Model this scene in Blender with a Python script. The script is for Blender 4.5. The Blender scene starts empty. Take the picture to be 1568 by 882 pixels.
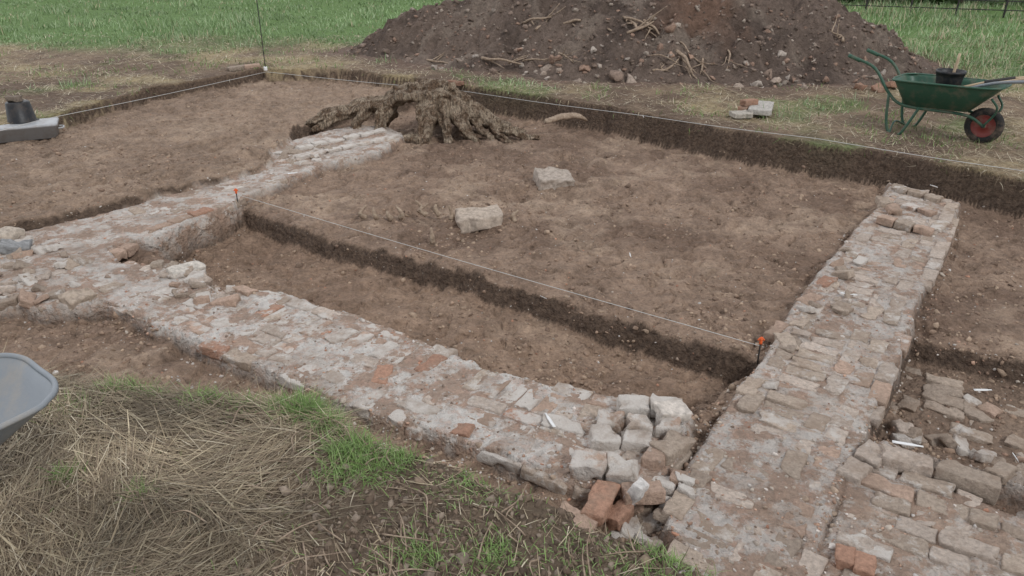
import bpy, math, random
import numpy as np
rng=np.random.default_rng(7); random.seed(7)
CAMZ=2.1; PITCH=math.radians(25.6); F=1150.0
cp,sp=math.cos(PITCH),math.sin(PITCH)
def W(u,v,z=0.0):
    """survey point: photo measurement -> metres on the level z"""
    dx=(u-784)/F; dy=(441-v)/F
    d=(dx,cp+dy*sp,-sp+dy*cp); t=(z-CAMZ)/d[2]
    return np.array([d[0]*t,d[1]*t,z])
def WP(pts,z): return np.array([W(p[0],p[1],p[2] if len(p)>2 else z)[:2] for p in pts])
# ---------------- noise
def _h(n):
    n=(n^(n>>13))*1274126177 & 0xffffffff
    return ((n^(n>>16))&0xffff)/65535.0
def n2(x,y,seed=0):
    xi=np.floor(x).astype(np.int64); yi=np.floor(y).astype(np.int64)
    fx=x-xi; fy=y-yi; fx=fx*fx*(3-2*fx); fy=fy*fy*(3-2*fy)
    def g(a,b): return _h((a*374761393+b*668265263+seed*144665)&0xffffffff)
    return (g(xi,yi)*(1-fx)+g(xi+1,yi)*fx)*(1-fy)+(g(xi,yi+1)*(1-fx)+g(xi+1,yi+1)*fx)*fy
def fbm(x,y,seed=0,o=4,gain=.5):
    s=0;a=1;t=0
    for i in range(o):
        c,sn=math.cos(i*.9),math.sin(i*.9)
        s=s+a*(n2((x*c-y*sn)*2**i+i*17.3,(x*sn+y*c)*2**i+i*9.1,seed+i)*2-1); t+=a; a*=gain
    return s/t
def n3(p,seed=0):
    i=np.floor(p).astype(np.int64); f=p-i; f=f*f*(3-2*f); r=0
    for a in (0,1):
        for b in (0,1):
            for c in (0,1):
                w=(f[:,0] if a else 1-f[:,0])*(f[:,1] if b else 1-f[:,1])*(f[:,2] if c else 1-f[:,2])
                r=r+w*_h(((i[:,0]+a)*374761393+(i[:,1]+b)*668265263+(i[:,2]+c)*362437+seed*144665)&0xffffffff)
    return r*2-1
def ss(a,b,x):
    t=np.clip((x-a)/(b-a),0,1); return t*t*(3-2*t)
def poly_sd(x,y,P,pad=.6):
    out=np.full(x.shape,-pad)
    m=(x>P[:,0].min()-pad)&(x<P[:,0].max()+pad)&(y>P[:,1].min()-pad)&(y<P[:,1].max()+pad)
    if not m.any(): return out
    px=x[m];py=y[m]; d=np.full(px.shape,1e9); ins=np.zeros(px.shape,bool)
    n=len(P)
    for i in range(n):
        ax,ay=P[i];bx,by=P[(i+1)%n]
        ex,ey=bx-ax,by-ay; wx=px-ax;wy=py-ay
        t=np.clip((wx*ex+wy*ey)/(ex*ex+ey*ey+1e-12),0,1)
        d=np.minimum(d,(wx-ex*t)**2+(wy-ey*t)**2)
        if ey!=0:
            c=((ay>py)!=(by>py))&(px<ex*(py-ay)/ey+ax); ins^=c
    d=np.sqrt(d); out[m]=np.maximum(np.where(ins,d,-d),-pad)
    return out
# ---------------- zones
ZF=-.35; ZL=-.18; ZLW=-.25; ZT=-.54; ZW=-.26; ZR=-.50
P_exc=WP([(-700,420,-.1),(0,212,-.16),(80,198,-.16),(240,150,-.16),(405,122,-.16),(520,134,-.3),(700,160,-.3),(850,190,ZF),(980,214,ZF),(1100,242,ZF),(1250,268,ZF),(1370,286,ZF),(1470,312,ZF),(1568,336,ZF),(2300,480,ZF),
 (2600,1000,-.2),(1150,1000,-.2),(1150,900,-.1),(1080,870,-.1),(1000,832,-.1),(900,800,-.1),(850,768,-.1),(740,732,-.1),(640,700,-.1),(560,668,-.1),(500,632,-.1),(430,625,-.1),(300,608,-.1),(150,592,-.1),(0,566,-.1),(-700,520,-.1)],0)
P_left=WP([(-700,500),(0,345),(120,320),(270,284),(420,250),(436,222),(450,195),(520,172),(640,150),(700,100),(410,60),(200,80),(-700,250)],ZL)
P_lw=WP([(-150,410),(0,362),(120,335),(270,296),(400,262),(418,255),(415,235),(450,213),(520,196),(590,190),(622,206),(580,232),(500,252),(440,275),(375,300),(350,318),(300,335),(240,362),(200,368),(170,380),(185,400),(270,402),(330,440),(300,480),(150,462),(100,470),(0,470),(-200,500)],ZLW)
P_tr=WP([(185,392,ZT),(230,372,ZT),(335,338,ZT),(375,348,ZT),(500,394,ZT),(700,446,ZT),(900,511,ZT),(1060,568,ZT),(1150,594,ZT),(1125,618,ZT),(1060,668,ZT),(1030,640,-.3),(900,607,-.3),(760,575,-.3),(600,507,-.3),(440,456,-.3),(370,445,-.35),(300,415,-.4)],0)
P_fw=WP([(155,460),(240,500),(370,557),(520,616),(680,672),(800,712),(880,742),(1000,760),(1050,700),(1055,625),(1000,608),(870,592),(760,568),(700,540),(560,486),(440,448),(350,441),(270,470)],ZW)
P_rw=WP([(1060,690),(1150,565),(1240,430),(1310,345),(1345,310),(1362,278),(1472,308),(1452,370),(1402,480),(1370,575),(1310,700),(1270,800),(1225,960),(1040,1000),(1060,880),(1010,800),(1040,740)],ZW)
P_rp=WP([(1362,600,ZR),(1385,548,ZR),(1568,590,ZR),(2000,660,ZR),(2100,900,ZR),(1568,770,-.4),(1500,740,-.4),(1350,690,-.35),(1335,650,-.4)],0)
P_br=WP([(1300,722),(1350,672),(1400,690),(1535,722),(1568,740),(1900,800),(2000,1100),(1150,1100),(1240,882),(1270,800)],ZW-.02)
P_gut=WP([(1360,715),(1480,745),(1600,790),(1600,840),(1480,785),(1350,742)],-.38)
HOLES=[(1040,420,.09,.05,ZF),(1112,470,.09,.045,ZF),(790,298,.20,.09,ZF),(862,242,.16,.08,ZF),(650,322,.22,.06,ZF),(730,355,.2,.05,ZF),(380,395,.25,.03,ZT),(335,225,.2,.06,ZL),(1320,318,.12,.06,ZF),(400,240,.2,.05,ZL),(600,190,.3,.08,ZF),(870,300,.2,.06,ZF),(160,480,.12,.06,ZF),(225,300,.15,.04,ZL),(600,255,.2,.04,ZF)]
def lerp(a,b,t): return a+(b-a)*t
def lc(c,rgb,t): return c+(np.array(rgb)-c)*t[...,None]
RIDGE=np.array([(-1.9,14.9,.62),(-1.0,14.8,.92),(.5,14.5,1.2),(2.0,14.3,1.55),(3.5,14.2,1.65),(4.8,13.8,1.35),(5.3,13.4,1.0)])
def heap(x,y):
    best=np.full(x.shape,-1.)
    for i in range(len(RIDGE)-1):
        a=RIDGE[i];b=RIDGE[i+1];ex,ey=b[0]-a[0],b[1]-a[1]
        t=np.clip(((x-a[0])*ex+(y-a[1])*ey)/(ex*ex+ey*ey),0,1)
        d=np.hypot(x-a[0]-ex*t,y-a[1]-ey*t); h=a[2]+(b[2]-a[2])*t
        best=np.maximum(best,h+.12-np.sqrt(d*d+.04)*.62)
    return best+.20*fbm(x*1.1,y*1.1,51,3)
def exc_mask(x,y):
    sd=poly_sd(x,y,P_exc)+.06*fbm(x*3,y*3,3,4,.6)
    near=(y<4.9)&(x<1.6)
    w=np.where(near,.10,.035)
    return ss(-1,1,sd/w)
def green(x,y):
    nz=fbm(x*.6,y*.6,70,4)
    g=ss(14.3,16.5,y+1.6*nz)
    g=np.maximum(g,ss(10.3,12.6,y+2.*nz)*ss(5.,6.,x))
    patch=ss(.15,.5,fbm(x*.9,y*.9,72,4))
    g=np.maximum(g,patch*.55*(y>5))
    return g
def terrain(x,y,full=True):
    big=fbm(x*.35,y*.35,1,3); mid=fbm(x*2.2,y*2.2,2,4); fine=fbm(x*9,y*9,4,4); f2=fbm(x*5,y*5,41,3)
    far=ss(8,30,np.abs(y)+np.abs(x)*.3)
    z=.05*big*far+.02*mid+.016*fine
    z=z-.05*(1-ss(4,6,y))+.035*ss(.3,.9,fbm(x*1.2,y*1.2,8,3))
    E=exc_mask(x,y)
    soiln=.020*fine+.030*f2+.028*mid
    dimp=np.clip(fbm(x*8,y*5,90,2),-.05,.5); d2=np.abs(fbm(x*3.5,y*3.5,94,3)); d3=np.clip(fbm(x*12,y*9,95,2)-.1,0,1)
    soiln=soiln+.038*dimp-.026*ss(.10,0,d2)-.035*d3
    z=lerp(z,ZF+soiln,E)
    L=ss(-.05,.05,poly_sd(x,y,P_left)+.06*fbm(x*3,y*3,13,4,.6))*E
    z=lerp(z,ZL+soiln*1.1,L)
    T=ss(-.045,.045,poly_sd(x,y,P_tr)+.055*fbm(x*4,y*4,15,4,.6))
    z=lerp(z,ZT+soiln,T)
    R=ss(-.04,.04,poly_sd(x,y,P_rp)+.03*fbm(x*4,y*4,16,3)); z=lerp(z,ZR+soiln*.5,R)
    for (u,v,r,d,z0) in HOLES:
        c=W(u,v,z0); q=((x-c[0])**2+(y-c[1])**2)/(r*r); z=z-d*np.exp(-q*q*1.2)*E
    rough=.022*fbm(x*7,y*7,17,5,.6)
    A=ss(-.03,.03,poly_sd(x,y,P_lw)+.05*fbm(x*5,y*5,18,3)); z=lerp(z,ZLW+.002+rough*.9,A)
    B=ss(-.028,.028,poly_sd(x,y,P_fw)+.045*fbm(x*6,y*6,19,3)); z=lerp(z,ZW+.004+rough*1.05,B)
    C=ss(-.022,.022,poly_sd(x,y,P_rw)+.03*fbm(x*6,y*6,20,3)); z=lerp(z,ZW-.007+rough*.7,C)
    D=ss(-.022,.022,poly_sd(x,y,P_br)+.02*fbm(x*6,y*6,21,3)); z=lerp(z,ZW-.014+rough*.9,D)
    G=ss(-.02,.02,poly_sd(x,y,P_gut)); z=lerp(z,-.40+rough*.4,G)
    if not full: return z,E
    wall=np.maximum.reduce([A*.85,B,C*.72,D*.65])*(1-.7*G)
    c=np.zeros(x.shape+(3,))+np.array((.335,.236,.172))
    c=lc(c,(.215,.145,.105),ss(-.05,.40,fbm(x*1.3,y*1.3,30,5))*.9)
    c=lc(c,(.44,.325,.24),ss(.05,.5,fbm(x*1.7,y*1.7,31,4))*.75)
    c=lc(c,(.24,.165,.12),ss(.0,.35,fbm(x*5,y*5,37,3))*.55)
    c=lc(c,(.42,.315,.23),L*.35)
    c=lc(c,(.36,.245,.17),T*.4)
    c=lc(c,(.23,.165,.122),R*.6)
    t=np.zeros(x.shape+(3,))+np.array((.28,.205,.14))
    t=lc(t,(.17,.118,.085),ss(-.25,.35,fbm(x*1.4,y*1.0,33,4)))
    t=lc(t,(.46,.37,.21),ss(.0,.45,fbm(x*1.1+4,y*1.1,34,4))*.7)
    t=lc(t,(.15,.24,.08),green(x,y))
    nf=(1-ss(4.6,5.2,y))
    t=lc(t,(.165,.122,.088),nf*ss(-1.5,-.6,x)*.95)
    t=lc(t,(.20,.15,.10),nf*(1-ss(-1.5,-.6,x)))
    c=lerp(t,c,E[...,None])
    hm=heap(x,y); c=lc(c,(.19,.13,.10),ss(-.5,-.05,hm)*(1-E))
    return z,E,c,wall
# ---------------- mesh helpers
def new_mesh(name,V,faces_groups,mat,attrs=None,smooth=False,parent=None):
    me=bpy.data.meshes.new(name); V=np.asarray(V,dtype=np.float32)
    me.vertices.add(len(V)); me.vertices.foreach_set('co',V.ravel())
    fl=[np.asarray(f,dtype=np.int32) for f in faces_groups if len(f)]
    loops=np.concatenate([f.ravel() for f in fl]); tot=np.concatenate([np.full(len(f),f.shape[1],np.int32) for f in fl])
    st=np.concatenate([[0],np.cumsum(tot)[:-1]]).astype(np.int32)
    me.loops.add(len(loops)); me.loops.foreach_set('vertex_index',loops)
    me.polygons.add(len(tot)); me.polygons.foreach_set('loop_start',st); me.polygons.foreach_set('loop_total',tot)
    me.update(calc_edges=True); me.validate()
    if smooth: me.polygons.foreach_set('use_smooth',np.ones(len(me.polygons),bool))
    for k,a in (attrs or {}).items():
        a=np.asarray(a,dtype=np.float32)
        if a.ndim==2:
            at=me.attributes.new(k,'FLOAT_COLOR','POINT'); a4=np.ones((len(a),4),np.float32); a4[:,:3]=a; at.data.foreach_set('color',a4.ravel())
        else:
            at=me.attributes.new(k,'FLOAT','POINT'); at.data.foreach_set('value',a)
    if mat: me.materials.append(mat)
    ob=bpy.data.objects.new(name,me); bpy.context.collection.objects.link(ob)
    if parent: ob.parent=parent
    return ob
def empty(name,loc=(0,0,0),rz=0):
    o=bpy.data.objects.new(name,None); o.location=loc; o.rotation_euler=(0,0,rz); bpy.context.collection.objects.link(o); return o
class NT:
    def __init__(s,name):
        s.m=bpy.data.materials.new(name); s.m.use_nodes=True; s.t=s.m.node_tree; s.b=s.t.nodes['Principled BSDF']
        s.b.inputs['Specular IOR Level'].default_value=.2
    def n(s,ty,**kw):
        n=s.t.nodes.new(ty)
        for k,v in kw.items():
            if k.startswith('_'): setattr(n,k[1:],v)
            else:
                key=int(k[1:]) if k[0]=='i' and k[1:].isdigit() else k.replace('0',' ')
                if hasattr(v,'is_output'): s.t.links.new(v,n.inputs[key])
                else: n.inputs[key].default_value=v
        return n
    def co(s,obj=False):
        g=s.n('ShaderNodeTexCoord') if obj else s.n('ShaderNodeNewGeometry')
        return g.outputs['Object'] if obj else g.outputs['Position']
    def noise(s,sc,det=6,rough=.6,co=None,dist=0):
        return s.n('ShaderNodeTexNoise',Vector=co if co is not None else s.co(),Scale=sc,Detail=det,Roughness=rough,Distortion=dist).outputs['Fac']
    def rng(s,v,a,b,c,d,sm=False):
        n=s.n('ShaderNodeMapRange',i0=v,i1=a,i2=b,i3=c,i4=d)
        if sm: n.interpolation_type='SMOOTHSTEP'
        return n.outputs[0]
    def mix(s,f,a,b,mode='MIX'):
        n=s.n('ShaderNodeMix',_data_type='RGBA',_blend_type=mode)
        for k,v in ((0,f),(6,a),(7,b)):
            if hasattr(v,'is_output'): s.t.links.new(v,n.inputs[k])
            elif k==0: n.inputs[0].default_value=v
            else: n.inputs[k].default_value=(*v,1)
        return n.outputs[2]
    def math(s,op,a,b=0.):
        n=s.n('ShaderNodeMath',_operation=op,i0=a,i1=b); return n.outputs[0]
    def attr(s,name,fac=False):
        n=s.n('ShaderNodeAttribute',_attribute_name=name); return n.outputs['Fac' if fac else 'Color']
    def scale(s,c,f):
        n=s.n('ShaderNodeVectorMath',_operation='SCALE'); s.t.links.new(c,n.inputs[0])
        if hasattr(f,'is_output'): s.t.links.new(f,n.inputs['Scale'])
        else: n.inputs['Scale'].default_value=f
        return n.outputs[0]
    def out(s,col,rough=.9,h=None,dist=.01,strength=1):
        if hasattr(col,'is_output'): s.t.links.new(col,s.b.inputs['Base Color'])
        else: s.b.inputs['Base Color'].default_value=(*col,1)
        if hasattr(rough,'is_output'): s.t.links.new(rough,s.b.inputs['Roughness'])
        else: s.b.inputs['Roughness'].default_value=rough
        if h is not None:
            b=s.n('ShaderNodeBump',Height=h,Distance=dist,Strength=strength); s.t.links.new(b.outputs[0],s.b.inputs['Normal'])
        return s.m
# ---- ground material
g=NT('ground_earth')
col=g.attr('col'); wall=g.attr('wall',True); exc=g.attr('exc',True)
na=g.noise(30,7,.66); nb=g.noise(7,4,.6)
col=g.scale(col,g.rng(na,.3,.7,.72,1.26)); col=g.scale(col,g.rng(nb,.3,.7,.76,1.2))
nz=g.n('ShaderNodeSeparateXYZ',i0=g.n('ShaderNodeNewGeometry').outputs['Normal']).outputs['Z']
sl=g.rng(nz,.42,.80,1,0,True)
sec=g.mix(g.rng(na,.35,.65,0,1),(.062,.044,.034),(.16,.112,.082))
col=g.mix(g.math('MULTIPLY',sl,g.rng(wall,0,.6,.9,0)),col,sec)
m1=g.rng(g.noise(5.0,9,.74),.44,.54,0,1,True); m2=g.rng(g.noise(15,6,.7),.50,.58,0,1,True)
wc=g.mix(m1,(.44,.325,.255),(.72,.675,.625)); wc=g.mix(g.math('MULTIPLY',m2,.5),wc,(.48,.31,.235))
wc=g.mix(g.rng(g.noise(3.,5,.6),.49,.70,0,.75),wc,(.35,.26,.20)); wc=g.scale(wc,g.rng(na,.3,.7,.75,1.15))
col=g.mix(wall,col,wc)
vo=g.n('ShaderNodeTexVoronoi',Vector=g.co(),Scale=26.0); vd=vo.outputs['Distance']
vr=g.n('ShaderNodeSeparateColor',i0=vo.outputs['Color']).outputs[0]
spk=g.math('MULTIPLY',g.rng(vd,.10,.16,1,0),g.rng(vr,.86,.88,0,1)); spk=g.math('MULTIPLY',spk,exc)
col=g.mix(g.math('MULTIPLY',spk,.7),col,(.5,.43,.36))
hh=g.math('ADD',g.math('MULTIPLY',na,.8),g.math('MULTIPLY',g.noise(11,3,.6),2.))
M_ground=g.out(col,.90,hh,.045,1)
# ---- brick
g=NT('old_brick'); col=g.attr('col'); lime=g.attr('lime',True)
na=g.noise(45,6,.68); nb=g.noise(8,8,.72)
col=g.scale(col,g.rng(na,.3,.7,.70,1.25))
f=g.rng(g.math('ADD',nb,lime),.93,1.05,0,.95,True)
lm=g.mix(g.noise(14,4,.6),(.55,.49,.435),(.74,.70,.65))
col=g.mix(f,col,lm)
col=g.mix(g.rng(g.noise(5,6,.65),.49,.66,0,.7),col,(.33,.245,.185))
M_brick=g.out(col,.92,g.math('ADD',na,g.math('MULTIPLY',nb,1.4)),.018,1)
def attr_mat(name,rough=.85,ns=30,lo=.7,hi=1.3,dist=.006,sub=0):
    g=NT(name); na=g.noise(ns,6,.65); c=g.scale(g.attr('col'),g.rng(na,.3,.7,lo,hi)); m=g.out(c,rough,na,dist,.8)
    return m
M_stone=attr_mat('stone_rubble',.9,28,.6,1.3,.012)
g=NT('dry_and_green_grass'); M_blade=g.out(g.attr('col'),.75)
g=NT('spoil_earth'); na=g.noise(12,9,.74); nb=g.noise(55,4,.7); c=g.scale(g.attr('col'),g.rng(na,.3,.7,.6,1.35)); c=g.scale(c,g.rng(nb,.3,.7,.8,1.2))
M_heap=g.out(c,.95,g.math('ADD',na,g.math('MULTIPLY',nb,.3)),.10,1)
g=NT('weathered_wood'); na=g.noise(6,8,.7,dist=1.2)
mp=g.n('ShaderNodeVectorMath',_operation='MULTIPLY',i0=g.co()); mp.inputs[1].default_value=(34,34,6); st=g.noise(1.6,7,.72,co=mp.outputs[0],dist=.8)
c=g.mix(g.rng(na,.42,.58,0,1),(.22,.145,.095),(.56,.445,.33)); c=g.scale(c,g.rng(st,.38,.60,.25,1.2))
M_wood=g.out(c,.85,g.math('ADD',st,g.math('MULTIPLY',na,.3)),.06,1)
g=NT('twig_bark'); na=g.noise(25,6,.7); M_twig=g.out(g.mix(g.rng(na,.35,.65,0,1),(.22,.155,.11),(.46,.36,.27)),.85,na,.01)
def solid(name,rgb,rough=.5,metal=0,dirt=(.26,.19,.14),da=.5,ns=9,bump=.002):
    g=NT(name); na=g.noise(ns,8,.7); nb=g.noise(60,4,.6)
    c=g.mix(g.rng(na,.48,.72,0,da),rgb,dirt); g.b.inputs['Metallic'].default_value=metal; g.b.inputs['Specular IOR Level'].default_value=.4
    return g.out(c,g.rng(na,.3,.7,rough-.08,rough+.2),nb,bump,.6)
M_green=solid('green_painted_steel',(.035,.10,.065),.45); M_black=solid('black_plastic',(.018,.019,.022),.45,da=.25); M_rubber=solid('tyre_rubber',(.02,.02,.02),.8,da=.6)
M_redhub=solid('red_wheel_hub',(.24,.05,.042),.5,da=.8); M_galv=solid('galvanised_steel',(.25,.27,.29),.6,.15,dirt=(.36,.33,.29),da=.85,ns=5)
M_greypl=solid('grey_plastic',(.40,.41,.42),.5); M_tag=solid('white_label_plastic',(.78,.78,.77),.5,da=.15); M_orange=solid('orange_peg',(.75,.13,.03),.5,da=.1)
M_string=solid('nylon_line',(.62,.62,.60),.7,da=0); M_shaft=solid('ash_shaft',(.5,.38,.25),.6); M_iron=solid('dark_iron',(.03,.03,.03),.6,da=.2); M_navy=solid('dark_blue_plastic',(.02,.035,.08),.4,da=.2)
# ---------------- GROUND
def axis(segs):
    o=[]
    for a,b,s0,s1 in segs:
        n=max(2,int(round((b-a)/((s0+s1)/2)))); t=np.arange(n)/n
        o.append(a+(b-a)*(t*s0+t*t*(s1-s0)/2)/((s0+s1)/2))
    return np.concatenate(o+[[segs[-1][1]]])
xs=axis([(-300,-40,60,8),(-40,-10,6,.25),(-10,-3,.04,.018),(-3,3.2,.0145,.0145),(3.2,9,.018,.035),(9,40,.2,6),(40,300,8,60)])
ys=axis([(-60,1,12,.12),(1,1.8,.05,.014),(1.8,6,.0115,.018),(6,13.5,.02,.038),(13.5,40,.1,1.5),(40,400,2,60)])
X,Y=np.meshgrid(xs,ys); X=X.ravel();Y=Y.ravel()
Z,E,C,WL=terrain(X,Y); nx,ny=len(xs),len(ys)
ii=(np.arange(ny-1)[:,None]*nx+np.arange(nx-1)[None]).ravel()
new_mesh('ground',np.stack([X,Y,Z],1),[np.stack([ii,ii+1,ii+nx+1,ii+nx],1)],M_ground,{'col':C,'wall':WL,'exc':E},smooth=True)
print('ground verts',len(X))
# ---------------- SPOIL HEAP
hx=np.arange(-4.5,8.2,.035); hy=np.arange(10.3,18.5,.035); X,Y=np.meshgrid(hx,hy); X=X.ravel();Y=Y.ravel()
def heapz(X,Y):
    h0=heap(X,Y)
    rd=1-np.abs(fbm(X*2.2,Y*2.2,61,4,.55)); cl=fbm(X*7,Y*7,62,4,.6); cl2=np.clip(fbm(X*4,Y*4,63,2),-.1,1)
    return h0+ss(-.15,.3,h0)*(.26*(rd-.75)+.10*cl+.16*cl2)
Z=heapz(X,Y)
hc=np.zeros((len(X),3))+np.array((.225,.168,.135))
hc=lc(hc,(.135,.10,.082),ss(-.1,.4,fbm(X*1.5,Y*1.5,64,4))); hc=lc(hc,(.34,.20,.135),ss(1.1,.2,np.hypot((X-3.1)/1.0,(Y-13.)/1.0)+.5*fbm(X*3,Y*3,68,3))*.5)
hc=lc(hc,(.32,.255,.205),ss(.05,.5,fbm(X*2.5,Y*2.5,66,4))*.75)
nx,ny=len(hx),len(hy); ii=(np.arange(ny-1)[:,None]*nx+np.arange(nx-1)[None]).ravel()
keep=(Z[ii]>-.12)
f=np.stack([ii,ii+1,ii+nx+1,ii+nx],1)[keep]
new_mesh('spoil_heap',np.stack([X,Y,Z],1),[f],M_heap,{'col':hc},smooth=True)
# ---------------- instancing helpers
def rot(rx,ry,rz):
    cx,sx,cy,sy,cz,sz=np.cos(rx),np.sin(rx),np.cos(ry),np.sin(ry),np.cos(rz),np.sin(rz)
    R=np.empty((len(rx),3,3))
    R[:,0,0]=cz*cy;R[:,0,1]=cz*sy*sx-sz*cx;R[:,0,2]=cz*sy*cx+sz*sx
    R[:,1,0]=sz*cy;R[:,1,1]=sz*sy*sx+cz*cx;R[:,1,2]=sz*sy*cx-cz*sx
    R[:,2,0]=-sy;R[:,2,1]=cy*sx;R[:,2,2]=cy*cx
    return R
def inst(tV,tF,pos,R,sc):
    V=np.einsum('nij,nkj->nki',R,tV[None]*sc[:,None,:])+pos[:,None,:]
    Fc=tF[None]+(np.arange(len(pos))*len(tV))[:,None,None]
    return V.reshape(-1,3),Fc.reshape(-1,tF.shape[1])
def boxgrid(nx,ny,nz):
    d={};V=[];Fs=[]
    def vid(a,b,c):
        k=(a,b,c)
        if k not in d: d[k]=len(V);V.append((a/nx*2-1,b/ny*2-1,c/nz*2-1))
        return d[k]
    for c,fl in ((0,1),(nz,0)):
        for a in range(nx):
            for b in range(ny):
                q=[vid(a,b,c),vid(a+1,b,c),vid(a+1,b+1,c),vid(a,b+1,c)]; Fs.append(q[::-1] if fl else q)
    for b,fl in ((0,0),(ny,1)):
        for a in range(nx):
            for c in range(nz):
                q=[vid(a,b,c),vid(a+1,b,c),vid(a+1,b,c+1),vid(a,b,c+1)]; Fs.append(q[::-1] if fl else q)
    for a,fl in ((0,1),(nx,0)):
        for b in range(ny):
            for c in range(nz):
                q=[vid(a,b,c),vid(a,b+1,c),vid(a,b+1,c+1),vid(a,b,c+1)]; Fs.append(q[::-1] if fl else q)
    return np.array(V,float),np.array(Fs)
BN=np.array([10,6,4]); BV,BF=boxgrid(*BN)
BCOL=np.array([(.46,.27,.19),(.49,.35,.27),(.47,.38,.305),(.41,.33,.265),(.54,.45,.38),(.42,.21,.13)])
class Bricks:
    def __init__(s): s.l=[]
    def add(s,x,y,zt,yaw,L=.225,Wd=.108,T=.065,pi=0,ro=0,col=None,lime=.3):
        if col is None: col=BCOL[rng.integers(0,5)]
        s.l.append((x,y,zt-T/2,yaw,L,Wd,T,pi,ro,*(np.array(col)*rng.uniform(.85,1.12)),lime+rng.uniform(-.12,.12)))
    def line(s,u0,v0,u1,v1,zt,n,across=0.,T=.065,cols=None,lime=.25,Wd=.108,gap=.01,jit=.006,tilt=.03):
        a=W(u0,v0,zt);b=W(u1,v1,zt); d=b-a; Ln=np.hypot(d[0],d[1]); yaw=math.atan2(d[1],d[0]); l=Ln/n
        for i in range(n):
            t=(i+.5)/n; c=a+d*t
            s.add(c[0]-math.sin(yaw)*across+rng.normal(0,jit),c[1]+math.cos(yaw)*across+rng.normal(0,jit),zt+rng.normal(0,jit*.7),yaw+rng.normal(0,.04),l-gap,Wd,T,rng.normal(0,tilt),rng.normal(0,tilt),None if cols is None else BCOL[rng.choice(cols)],lime)
    def fill(s,P,yaw,z,cover=1,jz=.006,T=.06,cols=(0,1,2,3,4),lime=.3,inset=.02,L=.225,Wd=.108,gap=.012,jr=.035,header=.15,excl=None,tilt=.025):
        c,sn=math.cos(yaw),math.sin(yaw); U=P@np.array([[c,-sn],[sn,c]])
        v=U[:,1].min(); row=0
        while v<U[:,1].max():
            hd=rng.random()<header
            w=(L if hd else Wd); l=(Wd if hd else L); u=U[:,0].min()-rng.random()*l
            while u<U[:,0].max():
                ll=l*rng.choice([1,1,1,.5,.75]) if not hd else l
                cu,cv=u+ll/2,v+w/2; x=cu*c-cv*sn; y=cu*sn+cv*c
                A=np.array([x]);Bq=np.array([y])
                if y<14 and poly_sd(A,Bq,P)[0]>inset and rng.random()<cover and (excl is None or poly_sd(A,Bq,excl)[0]<-.03):
                    s.add(x+rng.normal(0,.005),y+rng.normal(0,.005),z+rng.normal(0,jz),yaw+rng.normal(0,jr),ll-gap*.4,w-gap*.5,T,rng.normal(0,tilt),rng.normal(0,tilt),BCOL[rng.choice(cols)],lime)
                u+=ll+gap*.6
            v+=w+gap*.6; row+=1
    def build(s,name,amp=.007,chipk=.5):
        a=np.array(s.l); n=len(a); half=a[:,4:7]/2
        r=.007
        idx=np.rint((BV+1)/2*BN).astype(int)
        V=BV[None]*half[:,None,:]
        for ax in range(3):
            N_=BN[ax]; i_=idx[:,ax]; t=np.clip((i_-1)/(N_-2),0,1); inner=(t*2-1)[None]*(half[:,ax:ax+1]-r)
            V[:,:,ax]=np.where(i_==0,-half[:,ax:ax+1],np.where(i_==N_,half[:,ax:ax+1],inner))
        q=np.clip(V,-(half[:,None]-r),(half[:,None]-r)); d=V-q; ln=np.linalg.norm(d,axis=2,keepdims=True)+1e-9
        V=q+d/ln*r*(ln>1e-6)
        R=rot(a[:,8],a[:,7],a[:,3]); V=np.einsum('nij,nkj->nki',R,V)+a[:,None,0:3]
        fc=(BF[None]+(np.arange(n)*len(BV))[:,None,None]).reshape(-1,4)
        ctr=np.repeat(a[:,0:3],len(BV),0); V=V.reshape(-1,3)
        k=V*26+np.repeat(rng.uniform(0,50,(n,1)),len(BV),0)
        D=np.stack([n3(k,1),n3(k,2),n3(k,3)],1)*amp
        chip=np.clip(n3(V*15+5,7)-.2,0,1)[:,None]*(ctr-V)*chipk
        V=V+D+chip
        new_mesh(name,V,[fc],M_brick,{'col':np.repeat(a[:,9:12],len(BV),0),'lime':np.repeat(a[:,12],len(BV))},smooth=True)
wr=W(1300,720,ZW); wr2=W(1470,310,ZW); yr=math.atan2(wr2[1]-wr[1],wr2[0]-wr[0])
wf=W(155,460,ZW); wf2=W(870,730,ZW); yf=math.atan2(wf2[1]-wf[1],wf2[0]-wf[0])
wl=W(0,362,ZLW); wl2=W(600,200,ZLW); yl=math.atan2(wl2[1]-wl[1],wl2[0]-wl[0])
b=Bricks(); b.fill(P_rw,yr,ZW-.002,.93,.006,cols=(1,2,3,4,2,4,4),lime=.35,inset=.02,header=.3)
b.line(1345,330,1430,350,ZW+.06,3,0,.07,lime=.35,cols=(1,2,4)); b.line(1350,300,1372,322,ZW+.05,2,lime=.3,cols=(1,2)); b.line(1372,285,1440,302,ZW+.04,3,lime=.4,cols=(2,4)); b.line(1385,310,1430,325,ZW+.035,2,lime=.45);b.line(1435,350,1460,310,ZW+.02,3,lime=.4,cols=(2,4))
for (u,v) in [(1240,455),(1265,430),(1225,490),(1205,520),(1290,470),(1150,590),(1190,500)]:
    p=W(u,v,ZW+.01); b.add(p[0],p[1],ZW+.010+rng.uniform(-.01,.01),yr+rng.normal(0,.3),.2,.1,.06,rng.normal(0,.07),rng.normal(0,.07),BCOL[rng.choice([0,1,2])],.3)
b.build('brick_wall')
b=Bricks(); b.fill(P_fw,yf,ZW+.003,.92,.006,cols=(1,2,4,1,4,0),lime=.48,inset=.03,jr=.05)
b.line(160,463,870,740,ZW-.014,14,.03,.06,lime=.45,cols=(0,1,3))
b.line(830,640,900,655,ZW+.02,1,lime=.7)
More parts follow.
